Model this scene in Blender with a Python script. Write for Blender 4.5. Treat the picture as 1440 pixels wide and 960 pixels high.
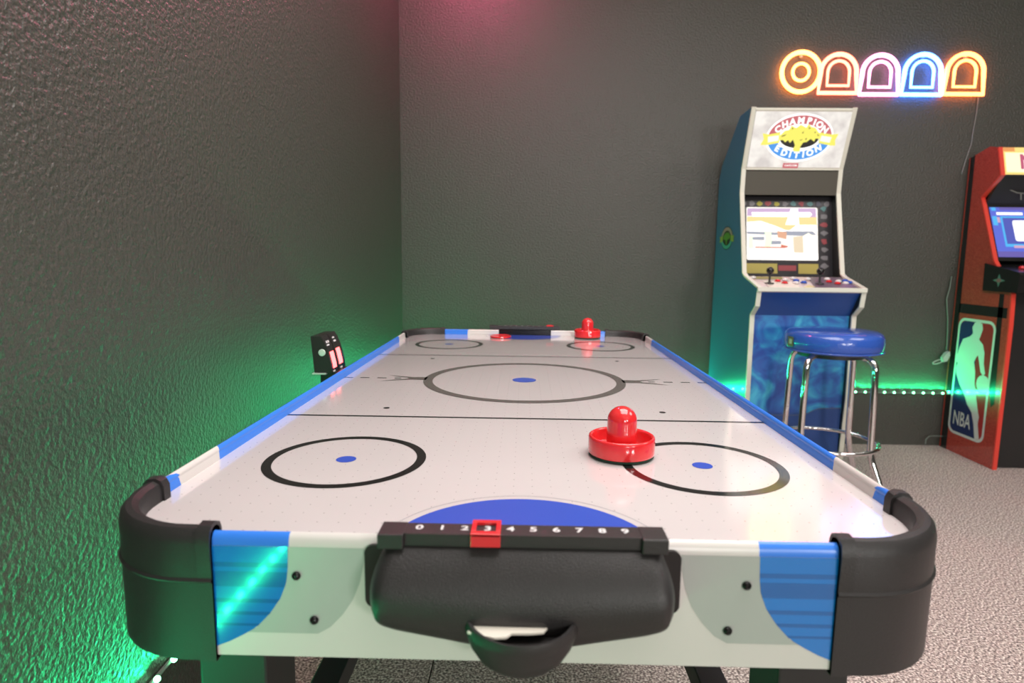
import bpy, bmesh, math, random
from mathutils import Vector, Matrix
PI = math.pi
random.seed(7)
scene = bpy.context.scene
for o in list(bpy.data.objects): bpy.data.objects.remove(o)
col = scene.collection

# ---------------------------------------------------------------- camera
H = 0.73                                   # height of the playing surface above the floor
cam_d = bpy.data.cameras.new('camera'); cam = bpy.data.objects.new('camera', cam_d); col.objects.link(cam)
r_ = Vector((0.99973, 0.0220, 0.0111)); f_ = Vector((-0.0203, 0.9910, -0.1326)).normalized()
u_ = r_.cross(f_).normalized(); r_ = f_.cross(u_).normalized()
M = Matrix(((r_.x, u_.x, -f_.x, -0.0005), (r_.y, u_.y, -f_.y, -0.5403), (r_.z, u_.z, -f_.z, H + 0.2736), (0, 0, 0, 1)))
cam.matrix_world = M
cam_d.sensor_width = 36; cam_d.lens = 870.64 / 1440 * 36; cam_d.clip_start = 0.02
cam_d.dof.use_dof = True; cam_d.dof.focus_distance = 1.05; cam_d.dof.aperture_fstop = 5.0
scene.camera = cam

# ---------------------------------------------------------------- world, lights, exposure
W = bpy.data.worlds.new('world'); scene.world = W; W.use_nodes = True
W.node_tree.nodes['Background'].inputs[0].default_value = (0.5, 0.48, 0.46, 1)
W.node_tree.nodes['Background'].inputs[1].default_value = 0.3
scene.view_settings.view_transform = 'Standard'; scene.view_settings.look = 'None'
scene.view_settings.gamma = 1; scene.view_settings.use_curve_mapping = False
scene.view_settings.exposure = 0.0

def area(name, loc, target, sx, sy, power, color, spread=180):
    d = bpy.data.lights.new(name, 'AREA'); d.shape = 'RECTANGLE'; d.size = sx; d.size_y = sy
    d.energy = power; d.color = color; d.spread = math.radians(spread)
    o = bpy.data.objects.new(name, d); col.objects.link(o); o.location = loc
    o.rotation_euler = (Vector(target) - Vector(loc)).to_track_quat('-Z', 'Y').to_euler()
    return o
CEIL = 2.75
area('window_light', (2.6, -3.9, 1.55), (0.6, 1.5, 1.0), 0.7, 0.6, 56, (1.0, 0.97, 0.93))
area('doorway_light', (1.1, -4.0, 1.3), (0.3, 2.0, 0.9), 0.7, 0.8, 42, (1.0, 0.97, 0.93))
area('ceiling_panel_light', (0.5, 0.35, CEIL - 0.03), (0.5, 0.35, 0), 1.5, 1.8, 64, (1.0, 0.93, 0.91))
area('ceiling_panel_light', (2.6, 0.6, CEIL - 0.03), (2.6, 0.6, 0), 1.2, 1.2, 30, (1.0, 0.93, 0.91))
def point(name, loc, power, color, rad=0.04):
    d = bpy.data.lights.new(name, 'POINT'); d.energy = power; d.color = color; d.shadow_soft_size = rad
    o = bpy.data.objects.new(name, d); col.objects.link(o); o.location = loc; return o
point('pink_bulb_light', (-0.30, 2.35, 2.66), 20, (1.0, 0.12, 0.30), 0.06)

# ---------------------------------------------------------------- materials
MATS = {}
def mat(name, color, rough=0.5, metal=0.0, emit=None, estr=0.0, coat=0.0, spec=0.5, bump=None, vary=None):
    if name in MATS: return MATS[name]
    m = bpy.data.materials.new(name); m.use_nodes = True; nt = m.node_tree; b = nt.nodes['Principled BSDF']
    b.inputs['Base Color'].default_value = (*color, 1); b.inputs['Roughness'].default_value = rough
    b.inputs['Metallic'].default_value = metal; b.inputs['Specular IOR Level'].default_value = spec
    b.inputs['Coat Weight'].default_value = coat; b.inputs['Coat Roughness'].default_value = 0.05
    if emit: b.inputs['Emission Color'].default_value = (*emit, 1); b.inputs['Emission Strength'].default_value = estr
    tc = None
    if bump or vary: tc = nt.nodes.new('ShaderNodeTexCoord')
    if bump:                                # (scale, distance, detail)
        n = nt.nodes.new('ShaderNodeTexNoise'); n.inputs['Scale'].default_value = bump[0]; n.inputs['Detail'].default_value = bump[2]
        nt.links.new(tc.outputs['Object'], n.inputs['Vector'])
        bp = nt.nodes.new('ShaderNodeBump'); bp.inputs['Distance'].default_value = bump[1]; bp.inputs['Strength'].default_value = 1
        nt.links.new(n.outputs['Fac'], bp.inputs['Height']); nt.links.new(bp.outputs['Normal'], b.inputs['Normal'])
    if vary:                                # (scale, [(pos, colour), ...], detail)
        n = nt.nodes.new('ShaderNodeTexNoise'); n.inputs['Scale'].default_value = vary[0]; n.inputs['Detail'].default_value = vary[2]
        nt.links.new(tc.outputs['Object'], n.inputs['Vector'])
        cr = nt.nodes.new('ShaderNodeValToRGB'); e = cr.color_ramp.elements
        while len(e) < len(vary[1]): e.new(0.5)
        for k, (p, c) in enumerate(vary[1]): e[k].position = p; e[k].color = (*c, 1)
        nt.links.new(n.outputs['Fac'], cr.inputs['Fac']); nt.links.new(cr.outputs['Color'], b.inputs['Base Color'])
    MATS[name] = m; return m
def emis(name, color, strength): return mat(name, (0.02, 0.02, 0.02), 0.3, emit=color, estr=strength)

wall_m = mat('wall_paint', (0.07, 0.065, 0.06), 0.40, spec=0.6, bump=(120, 0.0045, 2.5),
             vary=(420, [(0.3, (0.037, 0.042, 0.035)), (0.7, (0.080, 0.076, 0.063))], 2))
floor_m = mat('floor_flecked', (0.35, 0.3, 0.27), 0.75, spec=0.3, bump=(260, 0.002, 2),
              vary=(170, [(0.32, (0.09, 0.07, 0.07)), (0.43, (0.26, 0.20, 0.19)), (0.50, (0.44, 0.345, 0.32)), (0.57, (0.68, 0.56, 0.51)), (0.68, (0.95, 0.88, 0.84))], 2))
ceil_m = mat('ceiling_white', (0.78, 0.75, 0.73), 0.9, bump=(120, 0.002, 2))
black_m = mat('black_plastic', (0.024, 0.022, 0.022), 0.40, spec=0.5, bump=(900, 0.0004, 2))
blackg_m = mat('black_gloss', (0.012, 0.012, 0.012), 0.18)
blackp_m = mat('black_paint', (0.018, 0.018, 0.018), 0.45)
red_m = mat('red_plastic', (0.75, 0.025, 0.03), 0.14, coat=0.6)
redp_m = mat('red_print', (0.70, 0.03, 0.03), 0.3)
white_m = mat('white_laminate', (0.80, 0.77, 0.74), 0.22, coat=0.3)
rail_m = mat('white_rail', (0.68, 0.65, 0.62), 0.28)
blue_m = mat('blue_laminate', (0.008, 0.20, 0.64), 0.12, coat=0.8)
blued_m = mat('blue_print_dark', (0.006, 0.13, 0.44), 0.12, coat=0.8)
bluel_m = mat('blue_rail', (0.040, 0.22, 0.82), 0.25)
linek_m = mat('black_print', (0.012, 0.012, 0.012), 0.13, coat=0.5)
grey_m = mat('grey_print', (0.13, 0.115, 0.105), 0.13, coat=0.5)
thin_m = mat('thin_grey_line', (0.30, 0.30, 0.34), 0.13)
bdot_m = mat('blue_print', (0.045, 0.10, 0.56), 0.14, coat=0.5)
felt_m = mat('dark_felt', (0.01, 0.035, 0.02), 0.9)  # the green in this felt is green light painted in
num_m = mat('white_numerals', (0.75, 0.75, 0.75), 0.4)
chrome_m = mat('chrome', (0.82, 0.82, 0.82), 0.07, metal=1.0)
cream_m = mat('cream_edge', (0.72, 0.70, 0.60), 0.35)
white_p = mat('white_print', (0.8, 0.8, 0.8), 0.3)
screw_m = mat('black_screw', (0.01, 0.01, 0.01), 0.2, metal=0.3)

# playing surface: white laminate, pin-prick air holes in a grid
def surface_mat():
    m = bpy.data.materials.new('playing_surface_white'); m.use_nodes = True; nt = m.node_tree; b = nt.nodes['Principled BSDF']
    b.inputs['Roughness'].default_value = 0.13; b.inputs['Coat Weight'].default_value = 1.0; b.inputs['Coat Roughness'].default_value = 0.10
    tc = nt.nodes.new('ShaderNodeTexCoord'); sc = nt.nodes.new('ShaderNodeVectorMath'); sc.operation = 'SCALE'; sc.inputs['Scale'].default_value = 1 / 0.0225
    fr = nt.nodes.new('ShaderNodeVectorMath'); fr.operation = 'FRACTION'
    sb = nt.nodes.new('ShaderNodeVectorMath'); sb.operation = 'SUBTRACT'; sb.inputs[1].default_value = (0.5, 0.5, 0)
    mu = nt.nodes.new('ShaderNodeVectorMath'); mu.operation = 'MULTIPLY'; mu.inputs[1].default_value = (1, 1, 0)
    ln = nt.nodes.new('ShaderNodeVectorMath'); ln.operation = 'LENGTH'
    lt = nt.nodes.new('ShaderNodeMath'); lt.operation = 'LESS_THAN'; lt.inputs[1].default_value = 0.032
    mx = nt.nodes.new('ShaderNodeMix'); mx.data_type = 'RGBA'
    mx.inputs['A'].default_value = (0.70, 0.655, 0.65, 1); mx.inputs['B'].default_value = (0.22, 0.20, 0.19, 1)
    L = nt.links.new
    L(tc.outputs['Object'], sc.inputs[0]); L(sc.outputs[0], fr.inputs[0]); L(fr.outputs[0], sb.inputs[0]); L(sb.outputs[0], mu.inputs[0])
    L(mu.outputs[0], ln.inputs[0]); L(ln.outputs['Value'], lt.inputs[0]); L(lt.outputs[0], mx.inputs['Factor']); L(mx.outputs['Result'], b.inputs['Base Color'])
    return m
surf_m = surface_mat()
def grad_mat(name, c_top, c_bot, z0, z1, axis='Z', rough=0.28):      # a printed fade between two colours
    m = bpy.data.materials.new(name); m.use_nodes = True; nt = m.node_tree; b = nt.nodes['Principled BSDF']
    b.inputs['Roughness'].default_value = rough
    tc = nt.nodes.new('ShaderNodeTexCoord'); sx = nt.nodes.new('ShaderNodeSeparateXYZ'); mr = nt.nodes.new('ShaderNodeMapRange')
    mr.inputs['From Min'].default_value = z0; mr.inputs['From Max'].default_value = z1
    mx = nt.nodes.new('ShaderNodeMix'); mx.data_type = 'RGBA'; mx.inputs['A'].default_value = (*c_bot, 1); mx.inputs['B'].default_value = (*c_top, 1)
    nt.links.new(tc.outputs['Object'], sx.inputs[0]); nt.links.new(sx.outputs[axis], mr.inputs['Value'])
    nt.links.new(mr.outputs[0], mx.inputs['Factor']); nt.links.new(mx.outputs['Result'], b.inputs['Base Color']); return m
fade_m = grad_mat('grey_fade_print', (0.43, 0.46, 0.43), (0.68, 0.65, 0.62), -0.076, -0.01)

# ---------------------------------------------------------------- mesh helpers
def link(name, me, mats, parent=None, loc=None):
    o = bpy.data.objects.new(name, me); col.objects.link(o)
    for m in (mats if isinstance(mats, (list, tuple)) else [mats]): me.materials.append(m)
    if parent: o.parent = parent
    if loc: o.location = loc
    return o
def bm_obj(name, bm, mats, parent=None, smooth=False, loc=None, angle=40):
    bmesh.ops.recalc_face_normals(bm, faces=bm.faces)
    me = bpy.data.meshes.new(name); bm.to_mesh(me); bm.free()
    if smooth:
        for p in me.polygons: p.use_smooth = True
        try: me.set_sharp_from_angle(angle=math.radians(angle))
        except Exception: pass
    return link(name, me, mats, parent, loc)
def empty(name, loc, label, cat, group=None):
    o = bpy.data.objects.new(name, None); col.objects.link(o); o.location = loc; o.empty_display_size = 0.1
    o['label'] = label; o['category'] = cat
    if group: o['group'] = group
    return o
def tag(o, label=None, cat=None, group=None, kind=None):
    if label: o['label'] = label
    if cat: o['category'] = cat
    if group: o['group'] = group
    if kind: o['kind'] = kind
    return o
def box(bm, x0, x1, y0, y1, z0, z1, bev=0.0, mi=0):
    vs = [bm.verts.new((x, y, z)) for x in (x0, x1) for y in (y0, y1) for z in (z0, z1)]
    fs = [bm.faces.new([vs[i] for i in q]) for q in ((0, 1, 3, 2), (4, 6, 7, 5), (0, 4, 5, 1), (2, 3, 7, 6), (0, 2, 6, 4), (1, 5, 7, 3))]
    for f in fs: f.material_index = mi
    if bev > 0:
        es = list({e for f in fs for e in f.edges})
        r = bmesh.ops.bevel(bm, geom=es, offset=bev, segments=2, affect='EDGES', profile=0.6)
        for f in r['faces']: f.material_index = mi
def prism(bm, poly, a, b, axis='x', mi=0):
    """poly = 2D outline; axis x: (y,z), axis y: (x,z), axis z: (x,y)"""
    def P(p, t):
        return {'x': (t, p[0], p[1]), 'y': (p[0], t, p[1]), 'z': (p[0], p[1], t)}[axis]
    A = [bm.verts.new(P(p, a)) for p in poly]; B = [bm.verts.new(P(p, b)) for p in poly]; n = len(poly)
    for f in [bm.faces.new(A), bm.faces.new(B[::-1])] + [bm.faces.new((A[i], A[(i + 1) % n], B[(i + 1) % n], B[i])) for i in range(n)]:
        f.material_index = mi
def tube(bm, pts, r, n=12, closed=False, mi=0, cap=True):
    pts = [Vector(p) for p in pts]; N = len(pts); rings = []; prev = None
    for i, p in enumerate(pts):
        a = pts[(i - 1) % N] if (closed or i > 0) else p; b = pts[(i + 1) % N] if (closed or i < N - 1) else p
        t = (b - a).normalized()
        if prev is None:
            s = t.cross(Vector((0, 0, 1)))
            if s.length < 0.1: s = t.cross(Vector((1, 0, 0)))
        else: s = prev - t * prev.dot(t)
        s.normalize(); prev = s; q = t.cross(s)
        rr = r[i] if isinstance(r, (list, tuple)) else r
        rings.append([bm.verts.new(p + (s * math.cos(2 * PI * k / n) + q * math.sin(2 * PI * k / n)) * rr) for k in range(n)])
    for i in range(N if closed else N - 1):
        A, B = rings[i], rings[(i + 1) % N]
        for k in range(n): bm.faces.new((A[k], A[(k + 1) % n], B[(k + 1) % n], B[k])).material_index = mi
    if not closed and cap:
        bm.faces.new(rings[0][::-1]).material_index = mi; bm.faces.new(rings[-1]).material_index = mi
def lathe(bm, prof, c=(0, 0, 0), n=48, mi=0, axis='z'):
    rings = []
    def P(r, h, a):
        x, y = r * math.cos(a), r * math.sin(a)
        return {'z': (c[0] + x, c[1] + y, c[2] + h), 'y': (c[0] + x, c[1] + h, c[2] + y), 'x': (c[0] + h, c[1] + x, c[2] + y)}[axis]
    for r, h in prof:
        if r < 1e-6: rings.append([bm.verts.new(P(0, h, 0))])
        else: rings.append([bm.verts.new(P(r, h, 2 * PI * k / n)) for k in range(n)])
    for A, B in zip(rings, rings[1:]):
        for k in range(n):
            a0, a1 = A[k % len(A)], A[(k + 1) % len(A)]; b0, b1 = B[k % len(B)], B[(k + 1) % len(B)]
            q = [a0]
            for v in (a1, b1, b0):
                if v not in q: q.append(v)
            if len(q) > 2: bm.faces.new(q).material_index = mi
def NB(): return bmesh.new()
def arc(cx, cy, r, a0, a1, n=16, ry=None):
    ry = ry or r
    return [(cx + r * math.cos(math.radians(a0 + (a1 - a0) * i / n)), cy + ry * math.sin(math.radians(a0 + (a1 - a0) * i / n))) for i in range(n + 1)]
def circle(cx, cy, r, n=64, ry=None): return arc(cx, cy, r, 0, 360 - 360 / n, n - 1, ry)
def rrect(x0, y0, x1, y1, r, n=6):
    return arc(x1 - r, y1 - r, r, 0, 90, n) + arc(x0 + r, y1 - r, r, 90, 180, n) + arc(x0 + r, y0 + r, r, 180, 270, n) + arc(x1 - r, y0 + r, r, 270, 360, n)
def rect(x0, y0, x1, y1): return [(x0, y0), (x1, y0), (x1, y1), (x0, y1)]
def ring_quads(cx, cy, r0, r1, a0=0, a1=360, n=96, ry0=None, ry1=None):
    A = arc(cx, cy, r0, a0, a1, n, ry0); B = arc(cx, cy, r1, a0, a1, n, ry1)
    return [[A[i], B[i], B[i + 1], A[i + 1]] for i in range(n)]
_tc = {}
def text_polys(s, size=1.0, offset=0.0, shear=0.0):
    """outline faces of a string, centred at the origin"""
    key = (s, offset, shear)
    if key not in _tc:
        c = bpy.data.curves.new('t', 'FONT'); c.body = s; c.size = 1; c.offset = offset; c.shear = shear; c.resolution_u = 3
        c.align_x = 'CENTER'; c.align_y = 'CENTER'
        o = bpy.data.objects.new('t', c); col.objects.link(o)
        dg = bpy.context.evaluated_depsgraph_get(); dg.update()
        me = bpy.data.meshes.new_from_object(o.evaluated_get(dg))
        _tc[key] = [[(me.vertices[i].co.x, me.vertices[i].co.y) for i in p.vertices] for p in me.polygons]
        bpy.data.objects.remove(o); bpy.data.curves.remove(c); bpy.data.meshes.remove(me)
    return [[(x * size, y * size) for x, y in p] for p in _tc[key]]
def xf(polys, dx=0, dy=0, sx=1, sy=1, rot=0):
    c, s = math.cos(rot), math.sin(rot); out = []
    for p in polys: out.append([(dx + c * x * sx - s * y * sy, dy + s * x * sx + c * y * sy) for x, y in p])
    return out
def flat_art(name, parent, O, U, V, layers, lift=0.0004, base=0.0):
    """printed flat picture: layers of 2D polygons lying on the plane O + u*U + v*V, each layer a hair above the last"""
    O, U, V = Vector(O), Vector(U), Vector(V); N = U.cross(V).normalized()
    vs, fs, mi, ms = [], [], [], []
    for k, (polys, m) in enumerate(layers):
        if m not in ms: ms.append(m)
        for p in polys:
            b = len(vs); vs += [O + U * x + V * y + N * (base + k * lift) for x, y in p]
            fs.append(list(range(b, b + len(p)))); mi.append(ms.index(m))
    me = bpy.data.meshes.new(name); me.from_pydata([tuple(v) for v in vs], [], fs); me.update()
    for p, i in zip(me.polygons, mi): p.material_index = i
    o = link(name, me, ms, parent)
    # make every face look along +N
    for p in me.polygons:
        if p.normal.dot(N) < 0: p.flip()
    return o

# ---------------------------------------------------------------- room shell
YW = 2.85; XC = -0.675                     # back wall plane, corner x
def wx(y): return XC + (YW - y) * 0.022    # left wall drifts very slightly inwards towards the camera
YN = -4.6; XR = 5.0
b = NB(); vs = [(wx(YN) - 0.1, YN - .1), (XR + .1, YN - .1), (XR + .1, YW + .1), (XC - 0.1, YW + .1)]
prism(b, [(-0.234, YN - .1), (-0.218, YN - .1), (-0.218, YW + .1), (-0.234, YW + .1)], -0.06, -0.012, 'z')     # bottom of the seam between the rolls
prism(b, [(wx(YN) - .1, YN - .1), (-0.2205, YN - .1), (-0.2205, YW + .1), (XC - .1, YW + .1)], -0.06, 0, 'z')
prism(b, [(-0.2165, YN - .1), (XR + .1, YN - .1), (XR + .1, YW + .1), (-0.2165, YW + .1)], -0.06, 0, 'z')
tag(bm_obj('floor', b, floor_m), 'flecked grey and brown speckled floor with a seam under the table', kind='structure')
b = NB(); prism(b, vs, CEIL, CEIL + .1, 'z'); tag(bm_obj('ceiling', b, ceil_m), 'white ceiling above the game room', kind='structure')
b = NB(); box(b, XC - 0.1, XR + .1, YW, YW + .1, 0, CEIL); tag(bm_obj('wall_back', b, wall_m), 'dark textured wall behind the two arcade cabinets', kind='structure')
b = NB(); prism(b, [(wx(YN), YN), (XC, YW), (XC - .1, YW), (wx(YN) - .1, YN)], 0, CEIL, 'z'); tag(bm_obj('wall_left', b, wall_m), 'dark textured wall along the left of the table', kind='structure')
b = NB(); box(b, XR, XR + .1, YN, YW, 0, CEIL); tag(bm_obj('wall_right', b, wall_m), 'dark wall on the far right of the room', kind='structure')
b = NB(); box(b, wx(YN) - .1, XR + .1, YN - .1, YN, 0, CEIL); tag(bm_obj('wall_front', b, wall_m), 'dark wall behind the camera', kind='structure')

# ---------------------------------------------------------------- green LED strips
ledcore_m = emis('green_led', (0.22, 1.0, 0.45), 9.0)
tape_m = mat('led_tape', (0.16, 0.2, 0.17), 0.4)
bead_me = None
def led_strip(name, p0, p1, inward, label, power):
    global bead_me
    p0, p1 = Vector(p0), Vector(p1); d = (p1 - p0); L = d.length; t = d.normalized(); n = Vector(inward)
    root = empty(name, p0, label, 'light strip', 'green light strips on the walls')
    lamp = bpy.data.lights.new('led_light', 'SPOT'); lamp.energy = power; lamp.color = (0.01, 1.0, 0.34); lamp.shadow_soft_size = 0.005
    lamp.spot_size = math.radians(172); lamp.spot_blend = 0.35
    b = NB(); tube(b, [n * 0.006, n * 0.006 + d], 0.004, 6); bm_obj('tape', b, tape_m, root)
    if bead_me is None:
        bb = NB(); bmesh.ops.create_uvsphere(bb, u_segments=10, v_segments=6, radius=0.0058)
        for f in bb.faces: f.smooth = True
        bead_me = bpy.data.meshes.new('led'); bb.to_mesh(bead_me); bb.free(); bead_me.materials.append(ledcore_m)
    k = 0; s = 0.02
    while s < L:
        o = bpy.data.objects.new('led', bead_me); col.objects.link(o); o.parent = root; o.location = t * s + n * 0.013 + Vector((0, 0, 0.004)); s += 0.0525
        q = bpy.data.objects.new('led_light', lamp); col.objects.link(q); q.parent = o; q.location = n * 0.004 + Vector((0, 0, 0.009))
        q.rotation_euler = (n * 0.45 + Vector((0, 0, 1))).to_track_quat('-Z', 'Y').to_euler()
    return root
LZ = 0.295
led_strip('led_strip', (XC + 0.01, YW, LZ), (3.6, YW, LZ), (0, -1, 0), 'green LED light strip stuck low along the back wall', 0.8)
led_strip('led_strip', (wx(-1.3), -1.3, LZ), (XC, YW - 0.01, LZ), (1, 0.022, 0), 'green LED light strip stuck low along the left wall beside the table', 0.34)

# ================================================================ AIR HOCKEY TABLE
TL = 1.69
table = empty('air_hockey_table', (0, TL / 2, 0), 'white and blue air hockey table with black corners in the foreground', 'game table')
tb = bpy.data.objects.new('x', None)
def T(o): o.location = (o.location.x, o.location.y - TL / 2, o.location.z); return o     # parts are modelled in world x,y with z above the playing surface
def tpart(name, bm, mats, smooth=False, parent=None, angle=40):
    o = bm_obj(name, bm, mats, parent or table, smooth, (0, -TL / 2, H) if parent is None else None, angle); return o
AI = 0.4106; WO = 0.4215
# playing surface with printed rink markings
def strip(x0, x1, y0, y1, n=1): return [rect(x0 + (x1 - x0) * i / n, y0, x0 + (x1 - x0) * (i + 1) / n, y1) for i in range(n)]
YC = TL / 2; lines, greys, blues, thins = [], [], [], []
outline = arc(-AI + .085, .012 + .085, .085, 270, 180, 10) + arc(-AI + .085, TL - .012 - .085, .085, 180, 90, 10) + \
          arc(AI - .085, TL - .012 - .085, .085, 90, 0, 10) + arc(AI - .085, .012 + .085, .085, 0, -90, 10)
lines += strip(-AI, AI, 0.4985, 0.5055) + strip(-AI, AI, TL - 0.5055, TL - 0.4985)
greys += ring_quads(0, YC, .207, .2275, n=128)
for sx in (-1, 1):
    for yy in (0.27, TL - 0.27):
        lines += ring_quads(sx * .2414, yy, .0955, .108)
        blues.append(circle(sx * .2414, yy, .0135, 32))
    for yy in (0.562, TL - 0.562): lines.append(circle(sx * .2514, yy, .0058, 20))
    for x0, x1 in ((.4106, .392), (.375, .354), (.336, .315), (.296, .281)): lines.append(rect(min(sx * x0, sx * x1), YC - .0030, max(sx * x0, sx * x1), YC + .0030))
    greys.append([(sx * .222, YC + .016), (sx * .255, YC + .014), (sx * .285, YC + .022), (sx * .318, YC + .034), (sx * .292, YC + .018), (sx * .268, YC + .008), (sx * .262, YC), (sx * .268, YC - .008), (sx * .292, YC - .018), (sx * .322, YC - .038), (sx * .285, YC - .024), (sx * .255, YC - .014), (sx * .222, YC - .016)])
blues.append(circle(0, YC, .027, 40))
cre = arc(0, .003, .1375, 4, 176, 60); blues.append(cre); blues.append([(x, TL - y) for x, y in arc(0, .003, .1300, 4, 176, 60)])
thins += ring_quads(0, .003, .1465, .1473, 4, 176); thins += [[(x, TL - y) for x, y in q] for q in ring_quads(0, .003, .1420, .1438, 4, 176)]
ps = flat_art('playing_surface', table, (0, -TL / 2, H), (1, 0, 0), (0, 1, 0), [([outline], surf_m), (thins, thin_m), (blues, bdot_m), (lines, linek_m), (greys, grey_m)], lift=0.00015)
b = NB(); prism(b, outline, -0.014, -0.0006, 'z'); tpart('surface_board', b, mat('board_white', (0.7, 0.68, 0.66), 0.4))

# rails
RP = [(0, -.104), (0, .006), (-.0008, .0125), (-.0032, .0165), (-.0065, .018), (-.0095, .0165), (-.0108, .0130), (-.0100, .0112), (-.0104, .0098), (-.0112, 0), (-.0112, -.012), (-.010, -.104)]
def rail(name, pos, sections, place, slant=None, lip=False):
    """pos: boundaries along the rail; sections: material index between them; place(d, s, z) -> xyz"""
    b = NB(); rows = []
    for j, s in enumerate(pos):
        row = []
        for (d, z) in RP:
            k = max(0.0, min(1.0, (-.0030 - d) / .008)) if z >= 0 else (1.0 if d < -.005 else 0.0)
            off = slant[j] * k if slant else 0
            row.append(b.verts.new(place(d, s + off, z)))
        rows.append(row)
    n = len(RP)
    for j in range(len(pos) - 1):
        for i in range(n):
            b.faces.new((rows[j][i], rows[j][(i + 1) % n], rows[j + 1][(i + 1) % n], rows[j + 1][i])).material_index = sections[j] if not lip or 1 <= i < 9 else 0
    b.faces.new(rows[0]); b.faces.new(rows[-1][::-1])
    return tpart(name, b, [rail_m, bluel_m], smooth=True, angle=50)
side_pos = [.10, .135, .266, TL - .232, TL - .10]; side_sec = [1, 0, 1, 0]; side_sl = [0, .030, -.006, .004, 0]
rail('side_rail', side_pos, side_sec, lambda d, s, z: (-(WO + d), s, z), side_sl)
rail('side_rail', side_pos, side_sec, lambda d, s, z: (WO + d, s, z), side_sl)
# near end apron with its prints
end_pos = [-.30, -.217, -.0945, .0945, .217, .30]
rail('front_apron', [-.30, -.217, .217, .30], [1, 0, 1], lambda d, s, z: (s, -d, z), lip=True)
def xcurve(z):                              # printed blue corner shape on the aprons
    pts = [(.02, .217), (-.016, .2185), (-.030, .2205), (-.045, .2265), (-.060, .2365), (-.075, .2505), (-.088, .2725), (-.096, .292)]
    for (z0, x0), (z1, x1) in zip(pts, pts[1:]):
        if z <= z0 and z >= z1: return x0 + (x1 - x0) * (z - z0) / (z1 - z0)
    return .292
zs = [.006 - i * .006 for i in range(18)]
def bluepoly(s, z0, z1, n=8):
    zz = [z0 + (z1 - z0) * i / n for i in range(n + 1)]
    return [(s * xcurve(z), z) for z in zz] + [(s * .294, z1), (s * .294, z0)]
garc = [(.146, .006), (.1475, -.010), (.151, -.027), (.158, -.045), (.168, -.060), (.180, -.073), (.192, -.080)]
def grey_poly(s):
    return [(s * x, z) for x, z in garc] + [(s * .262, -.080), (s * xcurve(-.075), -.075), (s * xcurve(-.06), -.06), (s * xcurve(-.045), -.045), (s * xcurve(-.03), -.03), (s * xcurve(-.016), -.016), (s * .2175, .006)]
for s in (-1, 1):
    lay = [([grey_poly(s)], fade_m), ([bluepoly(s, .006, -.096, 16)], blue_m),
           ([bluepoly(s, a, c, 3) for a, c in ((-.010, -.0145), (-.019, -.034), (-.046, -.050), (-.059, -.0625), (-.071, -.0735))], blued_m)]
    flat_art('apron_print', table, (0, -TL / 2 - .0003, H), (1, 0, 0), (0, 0, 1), lay, lift=0.00012)
# far end apron: two pieces either side of the goal mouth
for s in (-1, 1):
    rail('back_apron', [.0945, .145, .225, .30] if s > 0 else [.0945, .205, .275, .30], [0, 1, 1] if s > 0 else [0, 1, 1], (lambda s: lambda d, q, z: (s * q, TL + d, z))(s), [0, 0, 0, 0] if s > 0 else [0, -.008, 0, 0]) if False else None
def far_rail(pos, sec, sl): rail('back_apron', pos, sec, lambda d, s, z: (s, TL + d, z), sl)
far_rail([-.30, -.243, -.197, -.0945], [1, 1, 0], [0, 0, -.010, 0])
far_rail([.0945, .205, .232, .30], [0, 1, 1], [0, 0, 0, 0])
b = NB(); box(b, -.0945, .0945, TL - .010, TL, -.104, -.014); tpart('back_apron', b, rail_m)

# corner caps: one cross-section swept round the rounded corner
CAP = [(.003, -.108), (.0035, -.030), (.0055, -.0275), (.0035, -.025), (.0035, .008), (.0015, .0165), (-.003, .0215), (-.0085, .0225), (-.0145, .0195), (-.0175, .0130), (-.0180, -.002), (-.012, -.004), (-.010, -.108)]
def cap_path():
    pts = [(-WO, .128, -1, 0), (-WO, .112, -1, 0)]
    cx, cy, r = -WO + .105, .105, .105
    for i in range(15):
        a = PI + (PI / 2) * i / 14; pts.append((cx + r * math.cos(a), cy + r * math.sin(a), math.cos(a), math.sin(a)))
    pts.append((-.289, 0, 0, -1)); return pts
def corner(sx, sy):
    b = NB(); rows = []; path = cap_path()
    for (x, y, nx, ny) in path:
        rows.append([b.verts.new((sx * -(x + nx * d) * -1, (y + ny * d) if sy > 0 else TL - (y + ny * d), z)) for d, z in CAP])
    n = len(CAP)
    for A, B in zip(rows, rows[1:]):
        for i in range(n): b.faces.new((A[i], A[(i + 1) % n], B[(i + 1) % n], B[i]))
    b.faces.new(rows[0]); b.faces.new(rows[-1])
    # raised collar at each end
    for (x, y, nx, ny), (x2, y2, _, _) in ((path[0], (-WO, .116, 0, 0)), (path[-1], (-.302, 0, 0, 0))):
        q = [(d * 1.0 + ((.0022 if z > -.02 else .0003) if d > -.004 else -.0022), z + (.003 if z > .01 else (-.001 if z < -.1 else 0))) for d, z in CAP]
        R1 = [b.verts.new((sx * (x + nx * d), (y + ny * d) if sy > 0 else TL - (y + ny * d), z)) for d, z in q]
        R2 = [b.verts.new((sx * (x2 + nx * d), (y2 + ny * d) if sy > 0 else TL - (y2 + ny * d), z)) for d, z in q]
        for i in range(n): b.faces.new((R1[i], R1[(i + 1) % n], R2[(i + 1) % n], R2[i]))
        b.faces.new(R1); b.faces.new(R2)
    return tpart('corner_cap', b, black_m, smooth=True, angle=35)
for sx in (1, -1):
    for sy in (1, -1): corner(sx, sy)

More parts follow.
